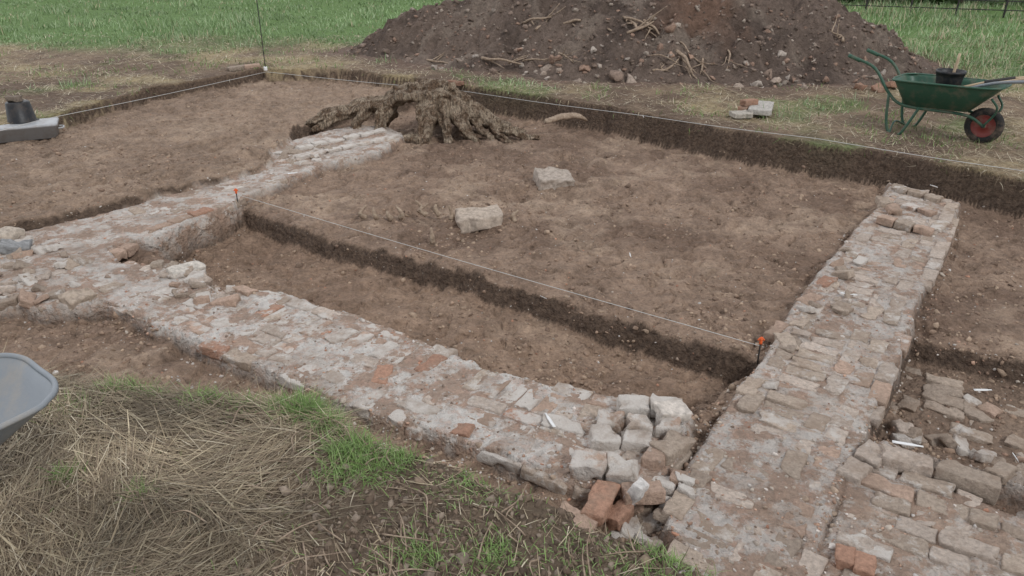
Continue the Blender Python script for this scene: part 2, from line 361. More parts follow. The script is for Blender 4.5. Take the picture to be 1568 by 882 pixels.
for (u,v,z) in [(880,795,-.25),(985,750,-.23),(698,658,-.26),(585,575,-.262),(345,460,-.235),(375,445,-.245),(310,455,-.24)]:
    p=W(u,v,z); b.add(p[0],p[1],z+.015,yf+rng.normal(0,.7),.19,.1,.065,rng.normal(0,.12),rng.normal(0,.12),BCOL[rng.choice([0,1,0])],.25)
b.build('brick_wall')
b=Bricks()
b.line(870,698,985,712,ZW+.085,2,0,.09,lime=.50,cols=(1,4),Wd=.14,tilt=.06); b.line(878,732,990,750,ZW-.002,2,0,.09,lime=.3,cols=(1,3),Wd=.13)
b.line(905,664,1000,668,ZW+.060,2,0,.09,lime=.6,cols=(1,2),Wd=.12,tilt=.07); b.line(915,632,1045,648,ZW+.080,3,0,.09,lime=.6,cols=(4,1),Wd=.12,tilt=.08,jit=.015); b.line(945,610,1050,620,ZW+.085,2,0,.07,lime=.7,cols=(4,),Wd=.12,tilt=.08)
b.line(1005,690,1052,662,ZW+.06,1,0,.10,cols=(2,),lime=.3,Wd=.13,tilt=.1); b.line(1000,725,1050,680,ZW-.0,1,0,.09,lime=.3,cols=(2,3),Wd=.12); b.line(985,690,1020,700,ZW+.05,1,0,.10,cols=(1,),lime=.4,Wd=.13,tilt=.1)
b.line(905,792,930,737,ZW+.04,1,0,.08,cols=(0,),lime=.3); b.line(930,792,960,765,ZW-.01,1,0,.08,cols=(0,),lime=.2)
b.build('brick_pier',.011,.8)
b=Bricks(); b.fill(P_lw,yl,ZLW-.004,.7,.007,cols=(1,2,3,4,4),lime=.45,inset=.04,jr=.08)
b.line(228,350,322,318,ZLW+.02,3,0,.09,cols=(0,1),lime=.25,Wd=.11); b.line(165,388,205,372,ZLW,2,0,.08,cols=(0,1,3),lime=.15);b.line(330,318,370,300,ZLW+.0,2,0,.08,cols=(0,3),lime=.2)
b.line(450,240,610,206,ZLW+.03,7,0,.07,lime=.65,cols=(1,4)); b.line(455,225,590,196,ZLW+.04,6,0,.07,lime=.7,cols=(4,)); b.line(425,245,480,250,ZLW+.02,2,lime=.3); b.line(430,235,445,222,ZLW+.03,1,lime=.4)
b.build('brick_wall')
b=Bricks(); b.fill(P_br,yr+math.pi/2,ZW-.008,.9,.009,cols=(1,2,3,4,2,4),lime=.36,inset=.05,excl=P_gut,jr=.06,tilt=.04)
b.line(1350,688,1432,708,ZW+.05,1,0,.10,cols=(4,),lime=.2,Wd=.115); b.line(1434,709,1535,738,ZW+.05,1,0,.10,cols=(2,),lime=.2,Wd=.115); b.line(1300,728,1350,680,ZW+.02,2,0,.08,cols=(4,),lime=.3,Wd=.12)
b.line(1400,752,1478,772,-.375,1,0,.06,cols=(3,),lime=0,Wd=.13)
b.line(1275,842,1345,862,ZW+.03,2,0,.08,cols=(0,),lime=.15)
b.build('brick_wall')
b=Bricks(); Pfl=WP([(1365,605),(1395,565),(1455,580),(1475,620),(1420,650),(1352,640)],ZR); b.fill(Pfl,yr+.1,ZR+.015,.85,.010,cols=(2,3,3),lime=.1,inset=.0,jr=.1,tilt=.05)
Pf2=WP([(1470,600),(1600,625),(1700,720),(1520,690),(1440,655)],ZR); b.fill(Pf2,yr+1.2,ZR+.006,.8,.010,cols=(1,2,3),lime=.4,inset=.0,jr=.25,tilt=.06)
b.build('brick_floor',.010,.7)
b=Bricks()
for Pz,n in ((WP([(-30,350),(60,370),(130,400),(110,460),(0,470),(-80,440)],ZLW),45),(WP([(240,405),(330,415),(370,450),(300,470),(250,450)],ZLW),22),(WP([(425,235),(480,215),(520,240),(440,260)],ZLW),12),(WP([(1000,740),(1050,720),(1060,790),(1010,810),(940,800)],ZW),14),(WP([(1280,400),(1310,350),(1330,380),(1290,480),(1180,600),(1150,600)],ZW),14),(WP([(1500,640),(1600,650),(1600,760),(1540,730)],ZW),14),(WP([(1360,640),(1420,650),(1480,690),(1380,680)],ZR),10)):
    k=0
    zz_=ZR if n==10 else ZLW
    while k<n:
        x=rng.uniform(Pz[:,0].min(),Pz[:,0].max());y=rng.uniform(Pz[:,1].min(),Pz[:,1].max())
        if poly_sd(np.array([x]),np.array([y]),Pz)[0]>0:
            zq=float(terrain(np.array([x]),np.array([y]),False)[0][0])
            s=rng.uniform(.3,.8); b.add(x,y,zq+rng.uniform(.015,.045)*s+.01,rng.uniform(0,6.28),.2*s,.13*s,.07*s,rng.normal(0,.3),rng.normal(0,.3),BCOL[rng.choice([1,2,3,3,4])]*.95,rng.choice([.15,.35,.6])); k+=1
b.build('brick_rubble',.010)
b=Bricks()
b.line(348,103,375,100,.07,1,cols=(3,));b.line(374,99,400,97,.085,1,cols=(1,))
b.build('loose_brick')
b=Bricks(); p=W(1142,170,.03); b.add(p[0],p[1]+.02,.095,.9,.24,.12,.075,col=BCOL[0]*.8,lime=.1); b.add(p[0]+.03,p[1]+.02,.17,.5,.22,.11,.07,col=BCOL[0]*.8,lime=.1); b.build('loose_brick')
b=Bricks()
for (u,v) in [(1328,122),(1345,135),(868,110),(1365,130),(1318,132)]:
    p=W(u,v,.05); b.add(p[0],p[1],.08,rng.uniform(0,3),.2,.12,.08,rng.normal(0,.3),rng.normal(0,.3),BCOL[rng.choice([0,1])]*.8,.2)
for (u,v) in [(690,130),(702,131)]:
    p=W(u,v,.0); b.add(p[0],p[1],.065,.1,.18,.1,.06,0,0,BCOL[0]*.7,.1)
b.build('brick_rubble',.012)
# ---------------- stones
def ico(sub):
    import bmesh
    bm=bmesh.new(); bmesh.ops.create_icosphere(bm,subdivisions=sub,radius=1); V=np.array([v.co[:] for v in bm.verts]); Fc=np.array([[v.index for v in f.verts] for f in bm.faces]); bm.free(); return V,Fc
I1=ico(1);I2=ico(2)
SC=np.array([(.46,.39,.33),(.36,.28,.22),(.46,.25,.17),(.60,.56,.52),(.30,.23,.18),(.24,.18,.14)])
def stones(name,pts,size,tmpl,cols=None,flat=.6,seed=1,mat=None,amp=.35):
    n=len(pts); s=size*rng.lognormal(0,.4,n); sc=np.stack([s,s*rng.uniform(.6,1,n),s*rng.uniform(flat*.7,flat*1.2,n)],1)
    V,Fc=inst(tmpl[0],tmpl[1],pts,rot(rng.normal(0,.4,n),rng.normal(0,.4,n),rng.uniform(0,6.3,n)),sc)
    k=len(tmpl[0]); ss_=np.repeat(s,k)[:,None]
    q=V/ss_*1.1; V=V+np.stack([n3(q,seed),n3(q,seed+1),n3(q,seed+2)],1)*ss_*amp
    ci=cols[rng.integers(0,len(cols),n)]*rng.uniform(.75,1.2,(n,1))
    return new_mesh(name,V,[Fc],mat or M_stone,{'col':np.repeat(ci,k,0)},smooth=False)
def fan(n,y0,y1,k=.85):
    y=y0*(y1/y0)**rng.random(n); x=y*rng.uniform(-k,k,n); return x,y
x,y=fan(8000,2,13.5); z,E=terrain(x,y,False); T=poly_sd(x,y,P_fw); keep=(E>.5)&((rng.random(len(x))<.55)|(T>-.3)); x,y,z=x[keep],y[keep],z[keep]
stones('soil_pebbles',np.stack([x,y,z],1),.0072,I1,SC)
x,y=fan(34000,2.4,12.5); z,E=terrain(x,y,False); wl_=np.maximum.reduce([poly_sd(x,y,P) for P in (P_lw,P_fw,P_rw,P_br)]); keep=(E>.6)&(wl_<0)&(rng.random(len(x))<np.clip(.35+1.2*fbm(x*2,y*2,97,3),.05,1)); x,y,z=x[keep],y[keep],z[keep]
stones('soil_crumbs',np.stack([x,y,z],1),.0115,I1,np.array([(.34,.24,.175),(.25,.175,.13),(.40,.295,.215)]),amp=.5)
x,y=fan(22000,2,9); near=np.maximum.reduce([poly_sd(x,y,P) for P in (P_lw,P_fw,P_rw,P_br,P_rp)]); k=((near>-.09)&(near<.05))|((near>0)&(rng.random(len(x))<.15)); x,y=x[k],y[k]; z,E=terrain(x,y,False)
stones('wall_crumbs',np.stack([x,y,z],1),.0075,I1,np.array([(.50,.43,.36),(.60,.54,.49),(.46,.30,.22),(.38,.29,.22)]),amp=.5)
n=5200; x=rng.uniform(-4,7.5,n); y=rng.uniform(10.6,15.5,n); hz=heapz(x,y); k=(hz>-.1); x,y,hz=x[k],y[k],hz[k]
stones('heap_stones',np.stack([x,y,hz],1),.028,I1,np.array([(.24,.18,.145),(.16,.12,.095),(.2,.15,.12),(.36,.30,.25),(.30,.2,.15),(.2,.15,.12)]),amp=.6)
n=160; x=rng.uniform(-3,7,n); y=rng.uniform(11.1,12.9,n); hz=heapz(x,y); k=(hz>-.2)&(hz<.5); stones('heap_stones',np.stack([x,y,np.maximum(hz,-.02)],1)[k],.045,I2,np.array([(.34,.27,.22),(.26,.19,.15),(.36,.24,.18),(.42,.36,.31)]),.6,amp=.8)
def block(name,u,v,z,L,Wd,T,yaw,col,rx=0,ry=0,amp=.02,r=.02):
    V,Fb=boxgrid(18,14,8); hf=np.array([L,Wd,T])/2; V=V*hf; q=np.clip(V,-(hf-r),hf-r); d=V-q; V=q+d/(np.linalg.norm(d,axis=1,keepdims=True)+1e-9)*r
    V=V+np.stack([n3(V*9+u,1),n3(V*9+u,2),n3(V*9+u,3)],1)*amp+np.stack([n3(V*25+u,4),n3(V*25+u,5),n3(V*25+u,6)],1)*amp*.5
    p=W(u,v,z); R=rot(np.array([rx]),np.array([ry]),np.array([yaw]))[0]; V=V@R.T+p
    return new_mesh(name,V,[Fb],M_stone,{'col':np.tile(np.array(col),(len(V),1))},smooth=True)
block('stone_block',735,334,-.31,.42,.27,.13,.1,(.46,.38,.31),.05,-.08,.028); block('stone_block',848,276,-.31,.38,.34,.15,.15,(.42,.355,.30),.1,0.08,.028)
block('stone_slab',1165,165,.07,.28,.6,.07,-.35,(.46,.43,.39),0,0,.006,.01); block('stone_slab',1135,175,.04,.24,.17,.06,.2,(.42,.38,.33),0,0,.01,.01)
block('stone_lump',1030,630,-.18,.2,.12,.05,.3,(.58,.52,.46),.08,.14,.016,.008)
block('stone_lump',25,378,-.22,.22,.14,.09,.4,(.28,.28,.28),.1,.2,.02);block('stone_lump',10,360,-.22,.22,.17,.09,1.4,(.48,.41,.34),.1,.2,.02);block('stone_lump',285,412,-.235,.26,.14,.05,.9,(.56,.51,.45),.1,.1,.015,.01);block('stone_lump',120,458,-.25,.2,.16,.08,.9,(.42,.34,.27),.1,.1,.02)
block('stone_lump',975,752,-.22,.08,.06,.12,.9,(.6,.57,.54),.3,.1,.015,.01)
# ---------------- tubes
def tube(path,rad,seg=10,wob=0,sq=1.0,ridge=0):
    P=np.array(path,float); r=np.array(rad,float); n=len(P)
    t=np.linspace(0,n-1,(n-1)*5+1); i=np.clip(np.floor(t).astype(int),0,n-2); f=(t-i)[:,None]
    Pm=np.vstack([2*P[0]-P[1],P,2*P[-1]-P[-2]]); a,b_,c,d=Pm[i],Pm[i+1],Pm[i+2],Pm[i+3]
    Q=.5*((2*b_)+(-a+c)*f+(2*a-5*b_+4*c-d)*f*f+(-a+3*b_-3*c+d)*f**3)
    if wob: Q=Q+np.stack([n3(Q*6,11),n3(Q*6,12),n3(Q*6,13)],1)*wob
    rr=np.interp(t,np.arange(n),r)
    V=[];Fc=[]; ph=random.random()*6
    up=np.array([0,0,1.]); T=np.gradient(Q,axis=0)
    for k in range(len(Q)):
        tt=T[k]/(np.linalg.norm(T[k])+1e-9); s=np.cross(tt,up)
        if np.linalg.norm(s)<.1: s=np.cross(tt,(1,0,0))
        s/=np.linalg.norm(s); u=np.cross(s,tt)
        for j in range(seg):
            an=2*math.pi*j/seg; rk=rr[k]*(1+ridge*(math.sin(3*an+ph)+.6*math.sin(5*an+2*ph+k*.15))); V.append(Q[k]+rk*(math.cos(an)*s*sq+math.sin(an)*u))
    m=len(Q)
    for k in range(m-1):
        for j in range(seg):
            Fc.append((k*seg+j,k*seg+(j+1)%seg,(k+1)*seg+(j+1)%seg,(k+1)*seg+j))
    V.append(Q[0]);V.append(Q[-1]); a0=len(V)-2
    tri=[(a0,(j+1)%seg,j) for j in range(seg)]+[(a0+1,(m-1)*seg+j,(m-1)*seg+(j+1)%seg) for j in range(seg)]
    return np.array(V),np.array(Fc),np.array(tri)
def join(parts):
    V=[];Q=[];T=[];o=0
    for v,q,t in parts: V.append(v);Q.append(q+o);T.append(t+o);o+=len(v)
    return np.vstack(V),np.vstack(Q),np.vstack(T)
# ---------------- TREE STUMP: broad crown over an open hollow, buttress roots
S0=W(668,206,-.34)
def S(x,y,z): return S0+np.array([x,y,z*1.08])
R=[([(-.72,.18,.30),(-.45,.12,.42),(-.15,.08,.50),(.12,.06,.50),(.26,.04,.42)],[.08,.10,.11,.12,.10],1.6),
([(-.20,.1,.50),(-.1,.2,.58),(.05,.18,.60)],[.07,.07,.04],1.2),([(.1,.0,.52),(.2,-.02,.58),(.26,.05,.61)],[.06,.05,.02],1),([(-.5,.1,.44),(-.55,.1,.53)],[.07,.02],1),([(-.3,.02,.48),(-.34,-.02,.58)],[.06,.02],1),([(-.05,-.03,.5),(-.08,-.06,.60)],[.05,.015],1),
([(-.02,.02,.46),(-.08,-.16,.30),(-.13,-.30,.10),(-.22,-.44,-.04)],[.13,.12,.10,.05],1.),
([(.05,0,.44),(.12,-.2,.24),(.18,-.36,.06),(.27,-.52,-.04)],[.12,.08,.05,.03],1),
([(.16,.02,.44),(.30,-.12,.24),(.44,-.28,.06),(.58,-.38,-.04)],[.12,.10,.065,.03],1),
([(.2,.04,.42),(.42,.0,.32),(.72,-.06,.16),(1.02,-.14,.06),(1.36,-.28,-.01)],[.13,.11,.085,.06,.025],1),
([(.2,.15,.35),(.5,.22,.18),(.9,.25,.02),(1.2,.22,-.05)],[.12,.10,.06,.03],1),
([(-.1,.25,.4),(-.1,.42,.15),(-.12,.6,-.03)],[.14,.12,.06],1),([(.2,.2,.4),(.3,.4,.15),(.35,.6,-.03)],[.13,.10,.05],1),
([(-.6,.2,.34),(-.9,.16,.33),(-1.2,.12,.24),(-1.5,.10,.17),(-1.74,.10,.10)],[.10,.10,.085,.07,.035],1.2),
([(-1.15,.10,.22),(-1.38,.0,.13),(-1.62,-.06,.06)],[.07,.055,.03],1),
([(-.90,.12,.30),(-1.0,-.04,.14),(-1.1,-.18,-.02)],[.08,.055,.03],1),([(-.66,.1,.32),(-.68,-.06,.15),(-.76,-.2,-.03)],[.09,.07,.04],1),
([(-.6,.3,.3),(-.7,.45,.1),(-.8,.6,-.03)],[.1,.08,.05],1),([(-.13,-.28,.12),(-.3,-.36,.02),(-.42,-.38,-.03)],[.06,.04,.02],1),([(.42,-.05,.26),(.6,-.2,.08),(.75,-.3,-.02)],[.06,.045,.02],1),([(.7,-.08,.12),(.85,-.25,.02),(1.0,-.33,-.02)],[.05,.035,.02],1)]
parts=[tube([S(*p) for p in pth],rd,18,.05,q,.2) for pth,rd,q in R]
V,Q,T=join(parts); so=new_mesh('tree_stump',V,[Q,T],M_wood)
rm=so.modifiers.new('r','REMESH'); rm.mode='VOXEL'; rm.voxel_size=.0115; rm.use_smooth_shade=True
tx=bpy.data.textures.new('gnarl','CLOUDS'); tx.noise_scale=.10; tx.noise_depth=5
dm=so.modifiers.new('d','DISPLACE'); dm.texture=tx; dm.strength=.08; dm.mid_level=.5; dm.texture_coords='GLOBAL'
parts=[]
for (u,v) in [(578,335),(600,338),(612,335),(640,325),(655,330),(672,328),(690,335),(560,332),(790,338),(665,368)]:
    p=W(u,v,-.34); parts.append(tube([p,p+np.array([rng.normal(0,.02),rng.normal(0,.02),.05]),p+np.array([rng.normal(0,.03),.02,rng.uniform(.07,.13)])],[.028,.022,.01],7,.02))
a=W(835,185,-.12); parts.append(tube([a,W(865,178,-.1),W(890,180,-.12),W(900,186,-.2)],[.03,.04,.03,.015],10,.03,1,.15))
V,Q,T=join(parts); new_mesh('root_stubs',V,[Q,T],M_twig,smooth=True)
parts=[]
def onheap(u,v,lift=.05):
    z=0.
    for z in np.arange(1.6,-.05,-.02):
        p=W(u,v,z)
        if heapz(p[:1],p[1:2])[0]>=z: break
    p[2]+=lift; return p
def hstick(u0,v0,u1,v1,r=.02,br=2):
    a=onheap(u0,v0);b_=onheap(u1,v1); m=(a+b_)/2+rng.normal(0,.04,3)+np.array([0,-.03,.05]); parts.append(tube([a,m,b_],[r,r*.8,r*.4],6,.03))
    for k in range(br):
        t=rng.uniform(.2,.8); s=a+(b_-a)*t; e=s+(b_-a)*.35+rng.normal(0,.15,3); parts.append(tube([s,(s+e)/2,e],[r*.6,r*.4,r*.2],5,.02))
for q in [(955,35,1005,55),(960,55,1000,38),(975,48,950,30),(985,35,1010,60),(1035,85,1060,120),(1075,95,1072,120),(1115,80,1112,115),(800,100,860,95),(850,85,880,100),(985,90,1040,105),(820,50,840,35),(860,40,905,38),(1000,115,1040,95),(800,40,850,30),(1290,70,1270,50),(930,50,990,75),(740,95,800,105),(655,95,680,100),(1040,70,1080,110)]:
    hstick(*q,r=rng.uniform(.012,.03),br=3)
V,Q,T=join(parts); new_mesh('dead_branches',V,[Q,T],M_twig,smooth=True)
parts=[]
for k in range(130):
    x=rng.uniform(-1.4,1.1); y=rng.uniform(1.8,3.1); z,E=terrain(np.array([x]),np.array([y]),False)
    if E[0]>.3: continue
    a=np.array([x,y,z[0]+.02]); an=rng.uniform(0,6.3); L=rng.uniform(.05,.28); e=a+np.array([math.cos(an)*L,math.sin(an)*L,rng.uniform(0,.03)]); parts.append(tube([a,(a+e)/2+rng.normal(0,.015,3),e],[.004,.003,.0015],5,.01))
V,Q,T=join(parts); new_mesh('twigs',V,[Q,T],M_twig,smooth=True)
# ---------------- GRASS
def blades(name,p,az,L,w,pitch,curl,col,seg=3):
    n=len(p); V=np.empty((n,seg+1,2,3)); pos=p.copy(); pt=pitch.copy(); d=np.stack([np.cos(az),np.sin(az)],1); side=np.stack([-np.sin(az),np.cos(az),np.zeros(n)],1)
    for k in range(seg+1):
        ww=(w*(1-(k/seg)**1.6*.85))[:,None]; V[:,k,0]=pos-side*ww; V[:,k,1]=pos+side*ww
        st=(L/seg); pos=pos+np.concatenate([d*(np.cos(pt)*st)[:,None],(np.sin(pt)*st)[:,None]],1); pt=pt-curl/seg
    V=V.reshape(-1,3); b0=(np.arange(n)*(seg+1)*2)[:,None]; q=[]
    for k in range(seg): q.append(b0+np.array([[2*k,2*k+1,2*k+3,2*k+2]]))
    return new_mesh(name,V,[np.vstack(q)],M_blade,{'col':np.repeat(col,(seg+1)*2,0)})
GR=np.array([(.16,.25,.075),(.20,.30,.095),(.12,.19,.06),(.25,.34,.14)]); GF=np.array([(.24,.34,.17),(.29,.39,.20),(.18,.27,.12),(.35,.43,.26)])
ST=np.array([(.50,.42,.29),(.40,.32,.215),(.29,.225,.155),(.64,.56,.42),(.20,.155,.11)])
x,y=fan(240000,9,30,.95); z,E=terrain(x,y,False); gm=green(x,y); hp=heap(x,y)
k=(E<.1)&(hp<-.1)&(rng.random(len(x))<gm*np.clip(.35+fbm(x*2,y*2,80,3),.1,1)); x,y,z=x[k],y[k],z[k]; n=len(x); print('far',n)
tall=1+1.8*ss(.05,.5,fbm(x*.8,y*.8,81,3))+(x>5)*.8
cc=GF[rng.integers(0,4,n)]*(1+.5*fbm(x*.7,y*.7,83,3))[:,None]; dry=rng.random(n)<np.where(x>4,.25,.06); cc[dry]=ST[0]
blades('field_grass',np.stack([x,y,z-.01],1),rng.uniform(0,6.3,n),rng.uniform(.05,.11,n)*tall,rng.uniform(.004,.008,n)*(y/14),rng.uniform(.7,1.5,n),rng.uniform(.2,1.2,n),cc,2)
x,y=fan(150000,5.5,17,.95); z,E=terrain(x,y,False); sm=ss(-.3,.3,fbm(x*1.1+4,y*1.1,34,4)); k=(E<.25)&(heap(x,y)<-.12)&(rng.random(len(x))<.14+.7*sm); x,y,z=x[k],y[k],z[k]; n=len(x); print('straw',n)
blades('cut_straw',np.stack([x,y,z+.006],1),rng.uniform(0,6.3,n),rng.uniform(.05,.18,n),rng.uniform(.0015,.0035,n)*(y/8),rng.uniform(-.05,.35,n),rng.uniform(-.2,.4,n),ST[rng.choice(5,n,p=[.3,.25,.15,.2,.1])]*rng.uniform(.85,1.15,(n,1)),2)
x,y=fan(70000,5.5,15,.95); z,E=terrain(x,y,False); k=(E<.3)&(heap(x,y)<-.1)&(rng.random(len(x))<.8*ss(.08,.38,fbm(x*1.7,y*1.7,88,4))); x,y,z=x[k],y[k],z[k]; n=len(x)
blades('edge_grass',np.stack([x,y,z-.005],1),rng.uniform(0,6.3,n),rng.uniform(.04,.13,n),rng.uniform(.002,.004,n)*(y/8),rng.uniform(.3,1.4,n),rng.uniform(.2,1.2,n),GR[rng.integers(0,4,n)]*rng.uniform(.8,1.2,(n,1)),2)
x,y=fan(200000,5.5,13.5,.95); E=exc_mask(x,y); k=(E>.01)&(E<.3); x,y=x[k],y[k]; z,_=terrain(x,y,False); k=rng.random(len(x))<np.clip(.35+1.3*fbm(x*2,y*2,99,3),0,1); x,y,z=x[k],y[k],z[k]; n=len(x); print('fringe',n)
blades('turf_fringe',np.stack([x,y,z],1),rng.uniform(0,6.3,n),rng.uniform(.04,.12,n),rng.uniform(.002,.004,n)*(y/8),rng.uniform(-.9,.9,n),rng.uniform(.2,1.5,n),np.where(rng.random((n,1))<.3,GR[rng.integers(0,4,n)],ST[rng.choice(5,n,p=[.2,.25,.2,.1,.25])]),3)
# foreground
def fg(n): return rng.uniform(-3.6,1.4,n),rng.uniform(1.5,4.6,n)
def bare(x,y): return ss(-1.35,-.55,x-.30*(y-2.4)+.25*fbm(x*2,y*2,84,3))
x,y=fg(115000); z,E=terrain(x,y,False); br=bare(x,y); dens=np.clip((1.1+.6*fbm(x*2.2,y*2.2,85,3))*(1-br)+.11*br*(1+fbm(x*5,y*5,82,3)),.02,1); k=(E<.4)&(rng.random(len(x))<dens); x,y,z,br=x[k],y[k],z[k],br[k]; n=len(x); print('fg',n)
flow=2.2+2.6*fbm(x*1.5,y*1.5,86,3); az=flow+rng.normal(0,.6,n)+math.pi*rng.integers(0,2,n)
sh=np.clip(.9+.8*fbm(x*3,y*3,89,3),.35,1.3)[:,None]
blades('dead_grass',np.stack([x,y,z+rng.uniform(0,.035,n)*(1-.7*br)],1),az,rng.uniform(.06,.28,n)*(1-.5*br),rng.lognormal(math.log(.0014),.45,n),rng.normal(.05,.14,n),rng.normal(.1,.35,n),ST[rng.choice(5,n,p=[.2,.27,.25,.06,.22])]*sh,3)
x,y=fg(60000); z,E=terrain(x,y,False); br=bare(x,y); dens=.05+.75*ss(.0,.4,fbm(x*2.6,y*2.6,87,4))*(.3+.7*br); k=(E<.35)&(rng.random(len(x))<dens); X_=[x[k]];Y_=[y[k]];Z_=[z[k]]; LL=[rng.uniform(.015,.06,k.sum())]
for (u,v,r,m,l) in [(235,598,.11,600,.14),(185,603,.08,300,.12),(320,618,.11,400,.12),(470,632,.12,1000,.18),(440,622,.1,400,.14),(540,698,.12,450,.14),(505,660,.1,300,.12),(380,628,.12,250,.11),(570,728,.12,250,.12),(105,745,.06,160,.1),(110,640,.15,250,.1),(220,770,.05,100,.1),(720,745,.12,130,.07),(1060,860,.13,350,.1),(980,790,.04,50,.06),(1000,860,.15,200,.08),(760,860,.1,200,.08),(640,860,.1,160,.08),(620,715,.1,200,.09),(520,740,.1,160,.1)]:
    c=W(u,v,-.08); xx=c[0]+rng.normal(0,r*.5,m);yy=c[1]+rng.normal(0,r*.5,m); zz,_=terrain(xx,yy,False); X_.append(xx);Y_.append(yy);Z_.append(zz);LL.append(rng.uniform(.4,1,m)*l)
x=np.concatenate(X_);y=np.concatenate(Y_);z=np.concatenate(Z_);L=np.concatenate(LL);n=len(x)
blades('green_grass',np.stack([x,y,z-.005],1),rng.uniform(0,6.3,n),L,rng.uniform(.001,.0026,n),rng.uniform(.5,1.45,n),rng.uniform(.3,1.6,n),GR[rng.integers(0,4,n)]*rng.uniform(.8,1.35,(n,1)),4)
x,y=fg(30000); z,E=terrain(x,y,False); k=(E<.5); stones('turf_clods',np.stack([x,y,z],1)[k],.010,I1,np.array([(.18,.13,.095),(.22,.165,.12),(.13,.095,.07),(.29,.23,.18)]),amp=.6)
# ---------------- primitives
def rod(name,pts,r,mat,parent,seg=10):
    v,q,t=tube(pts,[r]*len(pts),seg); return new_mesh(name,v,[q,t],mat,smooth=True,parent=parent)
def lathe(name,prof,mat,parent,loc=(0,0,0),seg=36,axis='z'):
    P=np.array(prof,float);V=[]
    for r,z in P:
        for j in range(seg):
            a=2*math.pi*j/seg; V.append((r*math.cos(a),r*math.sin(a),z) if axis=='z' else (r*math.cos(a),z,r*math.sin(a)))
    V=np.array(V)+np.array(loc); Fc=[(k*seg+j,k*seg+(j+1)%seg,(k+1)*seg+(j+1)%seg,(k+1)*seg+j) for k in range(len(P)-1) for j in range(seg)]
    return new_mesh(name,V,[np.array(Fc)],mat,smooth=True,parent=parent)
def tray(name,rings,mat,parent,thick=.006):
    V=[];seg=8
    for (x0,x1,w0,w1,z0,z1,r) in rings:
        cs=[(x1-r,w1-r,0),(x0+r,w0-r,1),(x0+r,-(w0-r),2),(x1-r,-(w1-r),3)]
        for cx,cy,q in cs:
            for j in range(seg+1):
                a=math.pi/2*(q+j/seg); px=cx+r*math.cos(a);py=cy+r*math.sin(a); t=(px-x0)/(x1-x0); V.append((px,py,z0+(z1-z0)*t))
    m=4*(seg+1); Fc=[(k*m+j,k*m+(j+1)%m,(k+1)*m+(j+1)%m,(k+1)*m+j) for k in range(len(rings)-1) for j in range(m)]
    me_V=np.array(V); c=len(V); V.append(tuple(me_V[-m:].mean(0))); tri=[((len(rings)-1)*m+j,(len(rings)-1)*m+(j+1)%m,c) for j in range(m)]
    o=new_mesh(name,V,[np.array(Fc),np.array(tri)],mat,smooth=True,parent=parent)
    s=o.modifiers.new('s','SOLIDIFY'); s.thickness=thick; return o
def wheelbarrow(loc,rz,mt,mf,mh,wx=0.,zb=.34):
    o=empty('wheelbarrow',loc,rz)
    tray('tray',[(-.97,.12,.31,.27,.60,.62,.13),(-.95,.10,.295,.255,.595,.615,.12),(-.93,.07,.28,.235,.57,.58,.11),(-.80,-.16,.22,.17,zb,zb,.08)],mt,o)
    rim=[];
    for (x,y,z) in [(-.84,.305,.602),(-.1,.285,.615),(.05,.25,.622),(.115,.15,.622),(.12,0,.622),(.115,-.15,.622),(.05,-.25,.622),(-.1,-.285,.615),(-.84,-.305,.602),(-.95,-.2,.6),(-.965,0,.6),(-.95,.2,.6),(-.84,.305,.602)]: rim.append((x,y,z))
    rod('rim',rim,.011,mt,o)
    for s in (1,-1):
        rod('frame_%d'%(1 if s>0 else 2),[(wx+.02,s*.06,.19),(wx-.2,s*.12,.30),(-.75,s*.24,.33),(-.95,s*.27,.45),(-1.15,s*.28,.70),(-1.42,s*.285,.80)],.016,mf,o)
        rod('leg_%d'%(1 if s>0 else 2),[(-.62,s*.22,.33),(-.70,s*.26,.12),(-.76,s*.26,.012),(-.86,s*.26,.012),(-.92,s*.265,.15),(-.95,s*.27,.45)],.015,mf,o)
        rod('wheel_stay_%d'%(1 if s>0 else 2),[(wx,s*.07,.19),(wx+.1,s*.1,.38),(.03+wx*.5,s*.13,.50)],.012,mf,o)
        rod('grip_%d'%(1 if s>0 else 2),[(-1.32,s*.283,.765),(-1.46,s*.286,.81)],.021,mf,o)
    rod('cross_brace',[(-.86,-.26,.02),(-.9,0,.1),(-.86,.26,.02)],.01,mf,o)
    lathe('tyre',[(.12,-.04),(.15,-.048),(.18,-.036),(.192,0),(.18,.036),(.15,.048),(.12,.04)],M_rubber,o,(wx,0,.192),axis='y')
    lathe('hub',[(.0,-.05),(.03,-.05),(.035,-.02),(.10,-.015),(.125,-.04),(.13,-.03),(.13,.03),(.125,.04),(.10,.015),(.035,.02),(.03,.05),(.0,.05)],mh,o,(wx,0,.192),axis='y')
    rod('axle',[(wx,-.09,.192),(wx,.09,.192)],.012,M_iron,o)
    return o
def gz(x,y): return float(terrain(np.array([x]),np.array([y]),False)[0][0])
p=W(1500,217,0); wb=wheelbarrow((p[0],p[1],gz(p[0],p[1])),math.atan2(-.68,.73),M_green,M_green,M_redhub)
bk=empty('bucket'); bk.parent=wb
lathe('bucket_body',[(.0,.36),(.10,.36),(.135,.62),(.145,.66),(.15,.66),(.15,.69),(.14,.69),(.13,.64),(.12,.60),(0,.60)],M_black,bk,(-.45,.02,.03))
rod('bucket_handle',[(-.45,-.12,.70),(-.52,-.05,.66),(-.55,.05,.66),(-.45,.16,.70)],.004,M_iron,bk)
rod('tool_handle',[(-.43,.0,.5),(-.41,.03,.90)],.014,M_shaft,wb)
rod('shovel_shaft',[(-.65,-.1,.42),(.0,.05,.66),(.75,.25,.80)],.017,M_shaft,wb); rod('rake_shaft',[(-.6,.1,.42),(.0,.0,.64),(.8,-.02,.86)],.016,M_shaft,wb)
